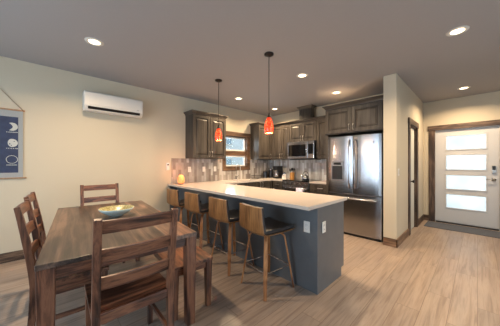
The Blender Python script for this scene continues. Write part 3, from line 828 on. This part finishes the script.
bm = bmesh.new(); lathe(bm, [(0, .127), (.012, .127), (.014, .145), (0, .152)], seg=14); obj('lid_knob', bm, M['black'], kt, smooth=True)
bm = bmesh.new(); tube(bm, [(.085*math.cos(a), 0, .085+.125*math.sin(a)) for a in [PI*k/14 for k in range(15)]], .008, 10); obj('handle', bm, M['black'], kt, smooth=True)
bm = bmesh.new(); tube(bm, [(-.07, 0, .06), (-.115, 0, .085), (-.135, 0, .115)], .013, 10); obj('spout', bm, M['steel'], kt, smooth=True)
dr = thing('dish_rack', 'small black wire rack on the worktop right of the sink', 'dish rack', (-4.15, 4.22, CT))
bm = bmesh.new()
for z in (.012, .09): tube(bm, [(-.12, -.11, z), (.12, -.11, z), (.12, .11, z), (-.12, .11, z)], .004, 6, True)
for k in range(7):
    x = -.12+.04*k; tube(bm, [(x, -.11, .09), (x, -.10, .012), (x, .10, .012), (x, .11, .09)], .0025, 6)
obj('wire_frame', bm, M['black'], dr, smooth=True)
bm = bmesh.new()
for x in (-.11, .11):
    for y in (-.10, .10): lathe(bm, [(0, 0), (.007, 0), (.007, .012), (0, .012)], x, y, 10)
obj('rubber_foot', bm, M['black'], dr)
# ---------------------------------------------------------------- pendants and downlights
def pendant_parts(t):
    bm = bmesh.new(); lathe(bm, [(0, CE), (.062, CE), (.06, CE-.016), (.03, CE-.03), (.01, CE-.034), (0, CE-.034)], seg=28); obj('canopy', bm, M['bronze'], t, smooth=True)
    bm = bmesh.new(); tube(bm, [(0, 0, CE-.03), (0, 0, 2.0)], .004, 8); obj('cord', bm, M['bronze'], t, smooth=True)
    bm = bmesh.new(); lathe(bm, [(0, 2.0), (.007, 1.995), (.012, 1.965), (.022, 1.94), (.024, 1.928), (0, 1.928)], seg=24); obj('socket_cap', bm, M['bronze'], t, smooth=True)
    bm = bmesh.new(); pr = [(.020, 1.935), (.032, 1.918), (.046, 1.885), (.057, 1.84), (.0615, 1.795), (.059, 1.755), (.052, 1.725), (.048, 1.725), (.055, 1.757), (.0575, 1.795), (.053, 1.84), (.042, 1.885), (.029, 1.914), (.018, 1.931)]
    lathe(bm, pr+[pr[0]], seg=32); sh = obj('glass_shade', bm, M['artglass'], t, smooth=True)
    bm = bmesh.new(); bmesh.ops.create_uvsphere(bm, u_segments=16, v_segments=10, radius=.026, matrix=Matrix.Translation((0, 0, 1.78))); obj('bulb', bm, M['bulb'], t, smooth=True)
    d = bpy.data.lights.new('pendant_light', 'POINT'); d.energy = 11; d.color = (1, .72, .45); d.shadow_soft_size = .03
    o = bpy.data.objects.new('pendant_light', d); COL.objects.link(o); o.parent = t; o.location = (0, 0, 1.715)
pt = thing('pendant_lamp', 'red art-glass pendant lamp over the middle of the peninsula, nearer one', 'pendant lamp', (-1.875, 2.12, 0), 0, 'red glass pendants over the peninsula')
pendant_parts(pt)
dup(pt, (-3.06, 2.16, 0), 0, 'red art-glass pendant lamp in front of the left wall cabinet, farther one')

dl = [(-3.10, .42, 'recessed ceiling downlight nearest the air conditioner, above the dining table'),
      (-3.62, 3.09, 'recessed ceiling downlight between the two pendant lamps'),
      (-3.66, 4.37, 'recessed ceiling downlight over the kitchen corner, just right of the nearer pendant lamp'),
      (-1.96, 3.03, 'recessed ceiling downlight in the middle of the kitchen ceiling'),
      (-1.96, 4.26, 'recessed ceiling downlight just in front of the cabinet over the refrigerator'),
      (-.15, 3.23, 'recessed ceiling downlight at the upper right, the largest in view'),
      (-.18, 5.75, 'recessed ceiling downlight in front of the entry door')]
def downlight(x, y, label):
    t = thing('ceiling_downlight', label, 'ceiling light', (x, y, CE), 0, 'recessed ceiling downlights')
    bm = bmesh.new(); lathe(bm, [(.056, -.001), (.064, -.008), (.088, -.006), (.094, 0)], seg=32); obj('trim_ring', bm, M['white'], t, smooth=True)
    bm = bmesh.new(); lathe(bm, [(0, -.003), (.058, -.003), (.058, -.001), (0, -.001)], seg=32); obj('lens', bm, M['lamp_lens'], t)
    d = bpy.data.lights.new('downlight_beam', 'AREA'); d.shape = 'DISK'; d.size = .13; d.energy = 30; d.color = (1, .74, .46); d.spread = R(150)
    o = bpy.data.objects.new('downlight_beam', d); COL.objects.link(o); o.parent = t; o.location = (0, 0, -.012)
    return t
t0 = downlight(*dl[0])
for x, y, l in dl[1:]: dup(t0, (x, y, CE), 0, l)

# ---------------------------------------------------------------- air conditioner and poster
ac = thing('air_conditioner', 'white wall-mounted air conditioner high on the left wall', 'air conditioner')
AY0, AY1, AZ0, AZ1 = .435, 1.285, 2.165, 2.465
pr = [(WX, AZ0+.03), (WX+.06, AZ0), (WX+.15, AZ0+.005), (WX+.20, AZ0+.065), (WX+.205, AZ1-.03), (WX+.185, AZ1), (WX, AZ1)]
bm = bmesh.new(); prism(bm, pr, AY0, AY1, 1); obj('housing', bm, M['white'], ac, bevel=.008)
bm = bmesh.new(); box(bm, WX+.203, WX+.212, AY0+.012, AY1-.012, AZ0+.085, AZ1-.02); obj('front_cover', bm, M['white'], ac, bevel=.004)
bm = bmesh.new(); prism(bm, [(WX+.175, AZ0+.026), (WX+.205, AZ0+.058), (WX+.203, AZ0+.064), (WX+.171, AZ0+.030)], AY0+.05, AY1-.05, 1); obj('air_slot', bm, M['black'], ac)
bm = bmesh.new(); prism(bm, [(WX+.10, AZ0-.012), (WX+.185, AZ0+.008), (WX+.184, AZ0+.015), (WX+.10, AZ0-.004)], AY0+.04, AY1-.04, 1); obj('louver', bm, M['white'], ac)
obj('status_light', bx(WX+.212, WX+.2135, AY1-.10, AY1-.07, AZ0+.10, AZ0+.106), M['steel_dark'], ac)

po = thing('moon_chart', 'navy moon phase chart with wooden rods hanging on the left wall', 'poster', (WX, 0, 0))
PY0, PY1, PZ0, PZ1 = -.93, -.222, 1.13, 2.06
obj('canvas', bx(.008, .011, PY0, PY1, PZ0, PZ1), M['canvas'], po)
obj('printed_field', bx(.011, .0115, PY0+.045, PY1-.045, PZ0+.075, PZ1-.095), M['navy'], po)
for z in (PZ0, PZ1):
    bm = bmesh.new(); box(bm, .001, .02, PY0-.03, PY1+.035 if z == PZ0 else PY1+.018, z-.010, z+.010); obj('rod', bm, M['rod'], po, bevel=.003)
bm = bmesh.new(); mid_y = (PY0+PY1)/2
tube(bm, [(.012, PY0+.0, PZ1+.008), (.008, mid_y, PZ1+.44), (.012, PY1-.0, PZ1+.008)], .0035, 6); obj('hanging_cord', bm, M['cord'], po)
bm = bmesh.new(); lathe(bm, [(0, 0), (.006, 0), (.006, .012), (0, .012)], seg=10); bmesh.ops.rotate(bm, verts=bm.verts[:], cent=(0, 0, 0), matrix=Matrix.Rotation(R(90), 3, 'Y'))
obj('nail', bm, M['steel_dark'], po, loc=(0, mid_y, PZ1+.44))
def flat(bm, pts, x0=.0115, x1=.0125): prism(bm, pts, x0, x1, 0)
def moon(kind, cy, cz, r=.055):
    bm = bmesh.new(); N = 24
    if kind == 'full': pts = [(cy+r*math.cos(2*PI*k/N), cz+r*math.sin(2*PI*k/N)) for k in range(N)]; flat(bm, pts)
    elif kind == 'gibbous':
        pts = [(cy+r*math.cos(a), cz+r*math.sin(a)) for a in [-PI/2+PI*k/N for k in range(N+1)]]
        pts += [(cy-r*.7*math.cos(a), cz-r*math.sin(a)) for a in [-PI/2+PI*k/N for k in range(1, N)]]; flat(bm, pts)
    elif kind == 'crescent':
        A = [(cy+r*math.cos(a), cz+r*math.sin(a)) for a in [-PI/2-.5+(PI+1.0)*k/N for k in range(N+1)]]
        y1, z1 = A[-1]; y0, z0 = A[0]
        B = []
        for k in range(1, N): 
            a = k/N; zz = z1+(z0-z1)*a; B.append((y1+r*.62*math.sin(PI*a), zz))
        pts = A+B
        top = A; inner = [A[-1]]+B+[A[0]]
        outer = A[::-1]
        vo = [bm.verts.new((.0125, p[0], p[1])) for p in outer]; vi = [bm.verts.new((.0125, p[0], p[1])) for p in inner]
        for k in range(len(outer)-1): bm.faces.new((vo[k], vo[k+1], vi[k+1], vi[k]))
        bmesh.ops.remove_doubles(bm, verts=bm.verts[:], dist=1e-5)
    elif kind == 'ring':
        outer = [bm.verts.new((.0125, cy+r*math.cos(2*PI*k/32), cz+r*math.sin(2*PI*k/32))) for k in range(32)]
        inner = [bm.verts.new((.0125, cy+r*.9*math.cos(2*PI*k/32), cz+r*.9*math.sin(2*PI*k/32))) for k in range(32)]
        for k in range(32): bm.faces.new((outer[k], outer[(k+1) % 32], inner[(k+1) % 32], inner[k]))
    obj('printed_moon', bm, M['moon'], po)
    if kind == 'gibbous':
        bm = bmesh.new()
        for (a, b, q) in ((-.02, -.015, .008), (.02, .02, .006), (-.005, -.035, .006)):
            flat(bm, [(cy+a+q*math.cos(2*PI*k/10), cz+b+q*math.sin(2*PI*k/10)) for k in range(10)], .0125, .0128)
        obj('moon_crater', bm, M['navy'], po)
    bm = bmesh.new(); x = -.05
    while x < .05:
        wdt = random.choice((.006, .008)); box(bm, .0115, .0121, cy+x, cy+x+wdt, cz-r-.026, cz-r-.014); x += wdt+random.choice((.004, .004, .009))
    obj('printed_caption', bm, M['moon'], po)
for cy, kinds in ((-.326, ('crescent', 'gibbous', 'ring')), (-.576, ('gibbous', 'full', 'crescent')), (-.826, ('crescent', 'ring', 'gibbous'))):
    for k, cz in zip(kinds, (1.83, 1.61, 1.385)): moon(k, cy, cz)

# ---------------------------------------------------------------- dining set
TR = R(-4.7)
tb = thing('dining_table', 'rectangular dark wood dining table with plank top and square legs', 'table', (-2.642, .519, 0), TR)
TL, TW = 1.99, .965
obj('tabletop', bx(-TL/2, TL/2, -TW/2, TW/2, .728, .76), M['table_top'], tb, bevel=.004)
for q in (-1, 1):
    a, b = sorted((q*(TW/2-.045), q*(TW/2-.02))); obj('side_apron', bx(-TL/2+.085, TL/2-.085, a, b, .655, .728), M['sheesham_x'], tb, bevel=.002)
    a, b = sorted((q*(TL/2-.045), q*(TL/2-.02))); obj('end_apron', bx(a, b, -TW/2+.085, TW/2-.085, .655, .728), M['sheesham_y'], tb, bevel=.002)
for sx in (-1, 1):
    for sy in (-1, 1):
        bm = bmesh.new(); taper(bm, sx*(TL/2-.045), sy*(TW/2-.045), 0, .728, .034, .042); obj('leg', bm, M['sheesham_z'], tb, bevel=.003)

bn = thing('dining_bench', 'low dark wood dining bench along the kitchen side of the table', 'bench', (-2.475, 1.015, 0), TR)
BL, BW = 1.50, .385
obj('seat', bx(-BL/2, BL/2, -BW/2, BW/2, .425, .452), M['sheesham_x'], bn, bevel=.004)
for q in (-1, 1):
    a, b = sorted((q*(BW/2-.042), q*(BW/2-.02))); obj('side_apron', bx(-BL/2+.06, BL/2-.06, a, b, .365, .425), M['sheesham_x'], bn, bevel=.002)
    a, b = sorted((q*(BL/2-.042), q*(BL/2-.02))); obj('end_apron', bx(a, b, -BW/2+.06, BW/2-.06, .365, .425), M['sheesham_y'], bn, bevel=.002)
for sx in (-1, 1):
    for sy in (-1, 1):
        bm = bmesh.new(); taper(bm, sx*(BL/2-.035), sy*(BW/2-.035), 0, .425, .021, .030); obj('leg', bm, M['sheesham_z'], bn, bevel=.002)

def dining_chair(label, loc, rz):
    """faces local +Y, origin under the seat centre"""
    t = thing('dining_chair', label, 'chair', loc, rz, 'ladder-back dining chairs around the table')
    W, D = .46, .44; h = .47
    bm = bmesh.new(); n = 8
    rows = []
    for j in range(5):
        y = -D/2+.02+(D-.02)*j/4
        rows.append([(-W/2+.0+W*k/n, y, h-.010*(1-(2*k/n-1)**2)*(1 if 0 < j < 4 else .3)) for k in range(n+1)])
    top = [[bm.verts.new(p) for p in r] for r in rows]; bot = [[bm.verts.new((p[0], p[1], h-.028)) for p in r] for r in rows]
    for g, fl in ((top, 0), (bot, 1)):
        for a, b in zip(g, g[1:]):
            for k in range(n): bm.faces.new((a[k], a[k+1], b[k+1], b[k]))
    for k in range(n): bm.faces.new((top[0][k], top[0][k+1], bot[0][k+1], bot[0][k])); bm.faces.new((top[-1][k], top[-1][k+1], bot[-1][k+1], bot[-1][k]))
    for j in range(4): bm.faces.new((top[j][0], top[j+1][0], bot[j+1][0], bot[j][0])); bm.faces.new((top[j][-1], top[j+1][-1], bot[j+1][-1], bot[j][-1]))
    obj('seat', bm, M['sheesham_x'], t, bevel=.002)
    def back(z):       # y of the post centre line at height z
        return -D/2-.005-(.0 if z < .47 else .085*((z-.47)/.56)**1.25)-(.035*((.47-z)/.47)**1.5 if z < .47 else 0)
    for s in (-1, 1):
        zs_ = [0, .12, .25, .38, .47, .56, .66, .76, .86, .95, 1.03]
        bm = bmesh.new(); sweep_rect(bm, [(s*(W/2-.02), back(z), z) for z in zs_], (1, 0, 0), .04, [.036, .038, .04, .044, .048, .046, .044, .042, .038, .034, .032])
        obj('rear_post', bm, M['sheesham_z'], t, bevel=.003)
        bm = bmesh.new(); taper(bm, s*(W/2-.025), D/2-.03, 0, h-.028, .017, .022); obj('leg', bm, M['sheesham_z'], t, bevel=.002)
        bm = bmesh.new(); box(bm, s*(W/2-.025)-.010, s*(W/2-.025)+.010, -D/2+.02, D/2-.05, .385, .442); obj('side_apron', bm, M['sheesham_y'], t, bevel=.002)
        bm = bmesh.new(); box(bm, s*(W/2-.025)-.010, s*(W/2-.025)+.010, -D/2+.005, D/2-.045, .17, .20); obj('stretcher', bm, M['sheesham_y'], t, bevel=.002)
    bm = bmesh.new(); box(bm, -W/2+.045, W/2-.045, D/2-.04, D/2-.018, .385, .442); obj('front_apron', bm, M['sheesham_x'], t, bevel=.002)
    bm = bmesh.new(); box(bm, -W/2+.04, W/2-.04, -D/2-.018, -D/2+.004, .415, .475); obj('rear_apron', bm, M['sheesham_x'], t, bevel=.002)
    for z0, z1, nm in ((.945, 1.02, 'top_rail'), (.78, .855, 'slat'), (.615, .69, 'slat')):
        bm = bmesh.new(); m_ = 10; pth = []
        for k in range(m_+1):
            u = 2*k/m_-1; zc = (z0+z1)/2; pth.append((u*(W/2-.038), back(zc)-.016*(1-u*u), zc))
        d = Vector((0, back(z1)-back(z0), z1-z0)); sweep_rect(bm, pth, d, (z1-z0), .020)
        obj(nm, bm, M['sheesham_x'], t, bevel=.003)
    return t
ch = dining_chair('dark wood ladder-back chair at the near end of the table, back to the viewer', (-1.70, .425, 0), R(88))
dup(ch, (-3.47, .57, 0), R(-92), 'dark wood ladder-back chair at the far end of the table by the wall')
dup(ch, (-2.36, .185, 0), R(-4), 'dark wood ladder-back chair on the left side of the table, nearer of two')
dup(ch, (-2.99, .20, 0), R(-4), 'dark wood ladder-back chair on the left side of the table, farther of two')

bw = thing('bowl', 'shallow pale turquoise bowl with golden inside in the middle of the table', 'bowl', (-2.72, .57, .760))
bm = bmesh.new(); lathe(bm, [(0, 0), (.055, 0), (.058, .006), (.10, .025), (.145, .055), (.170, .085), (.166, .087)], seg=40); obj('outer_glaze', bm, M['bowl_out'], bw, smooth=True)
bm = bmesh.new(); lathe(bm, [(.166, .087), (.140, .059), (.095, .031), (.05, .013), (0, .011)], seg=40); obj('inner_glaze', bm, M['bowl_in'], bw, smooth=True)

# ---------------------------------------------------------------- bar stools
def bar_stool(label, loc, rz):
    t = thing('bar_stool', label, 'bar stool', loc, rz, 'walnut bar stools along the peninsula')
    W = .42; SH = .622; D = .42
    # one curved ply shell: back (rear, -Y) bending into the seat
    prof = []   # (y, z) centre line from top of the back to the front of the seat
    prof += [(-D/2-.030, SH+.275), (-D/2-.028, SH+.20), (-D/2-.024, SH+.11), (-D/2-.018, SH+.05)]
    for k in range(1, 5):
        a = PI/2*k/4; prof.append((-D/2+.032-.05*math.cos(a)*1.0, SH+.045-.05*math.sin(a)))
    prof += [(-D/4, SH-.006), (0, SH-.008), (D/4, SH-.004), (D/2, SH+.002)]
    def shell(off, th, x0=-W/2, x1=W/2, sub=None, name='shell', mat='ply', bev=.004, curve=.018):
        P = sub or prof; bm = bmesh.new(); n = 8; A = []; B = []
        for i, (y, z) in enumerate(P):
            d = Vector((0, P[min(i+1, len(P)-1)][0]-P[max(i-1, 0)][0], P[min(i+1, len(P)-1)][1]-P[max(i-1, 0)][1])).normalized()
            nr = Vector((0, -d.z, d.y))     # towards sitter
            ra = []; rb = []
            for k in range(n+1):
                u = 2*k/n-1; x = (x0+(x1-x0)*k/n)*(1-.11*min(1, max(0, (z-SH-.02)/.2))); c_ = -curve*(1-u*u)
                p = Vector((x, y, z))+nr*(off+c_); ra.append(bm.verts.new(p)); rb.append(bm.verts.new(p+nr*th))
            A.append(ra); B.append(rb)
        m_ = len(P)
        for g in (A, B):
            for a, b in zip(g, g[1:]):
                for k in range(n): bm.faces.new((a[k], a[k+1], b[k+1], b[k]))
        for i in range(m_-1):
            bm.faces.new((A[i][0], A[i+1][0], B[i+1][0], B[i][0])); bm.faces.new((A[i][-1], A[i+1][-1], B[i+1][-1], B[i][-1]))
        for k in range(n):
            bm.faces.new((A[0][k], A[0][k+1], B[0][k+1], B[0][k])); bm.faces.new((A[-1][k], A[-1][k+1], B[-1][k+1], B[-1][k]))
        return obj(name, bm, M[mat], t, smooth=False, bevel=bev)
    shell(0, .012, curve=.014)
    shell(.0125, .03, -W/2+.006, W/2-.006, prof[0:7], 'back_cushion', 'leather', .006, .014)
    shell(.0125, .042, -W/2+.006, W/2-.006, prof[6:], 'seat_cushion', 'leather', .010, .014)
    # swivel plate
    obj('mounting_plate', bx(-.11, .11, -.11, .11, SH-.035, SH-.024), M['steel_dark'], t, bevel=.002)
    # four bent legs set on the diagonals
    for a in (45, 135, 225, 315):
        ca, sa = math.cos(R(a)), math.sin(R(a)); path = []
        top = SH-.043; r0 = .02; r1 = .16; rf_ = .285
        path += [(r0, top), (.08, top), (r1-.03, top)]
        for k in range(1, 7):
            b = R(78)*k/6; path.append((r1-.03+.065*math.sin(b), top-.065*(1-math.cos(b))))
        x_, z_ = path[-1]; 
        for k in range(1, 6): u = k/5; path.append((x_+(rf_-x_)*u, z_*(1-u)))
        bm = bmesh.new(); nW = [.034]*3+[.036]*6+[.040, .042, .040, .036, .032]
        sweep_rect(bm, [(p*ca, p*sa, z) for p, z in path], (-sa, ca, 0), nW, .017)
        for v in bm.verts:
            if v.co.z < 0: v.co.z = 0
        obj('leg', bm, M['bent'], t, bevel=.003)
    q = .172; bm = bmesh.new(); fz_ = .235
    tube(bm, [(-q, -q, fz_), (q, -q, fz_), (q, q, fz_), (-q, q, fz_)], .0065, 8, True); obj('footrest', bm, M['chrome'], t, smooth=False)
    return t
s = bar_stool('walnut and black bar stool nearest the peninsula corner, the closest one', (-1.59, 1.768, 0), R(-7))
dup(s, (-2.22, 1.782, 0), R(-1), 'walnut and black bar stool second from the peninsula corner')
dup(s, (-2.89, 1.782, 0), R(1), 'walnut and black bar stool third from the peninsula corner')
dup(s, (-3.55, 1.782, 0), R(2), 'walnut and black bar stool nearest the left wall, the farthest one')

# ---------------------------------------------------------------- entry mat
bm = bmesh.new(); box(bm, -.79, .62, 5.84, 6.40, 0, .010); o = obj('door_mat', bm, M['mat'], bevel=.004)
tag(o, 'long grey door mat on the floor in front of the entry door', 'mat')
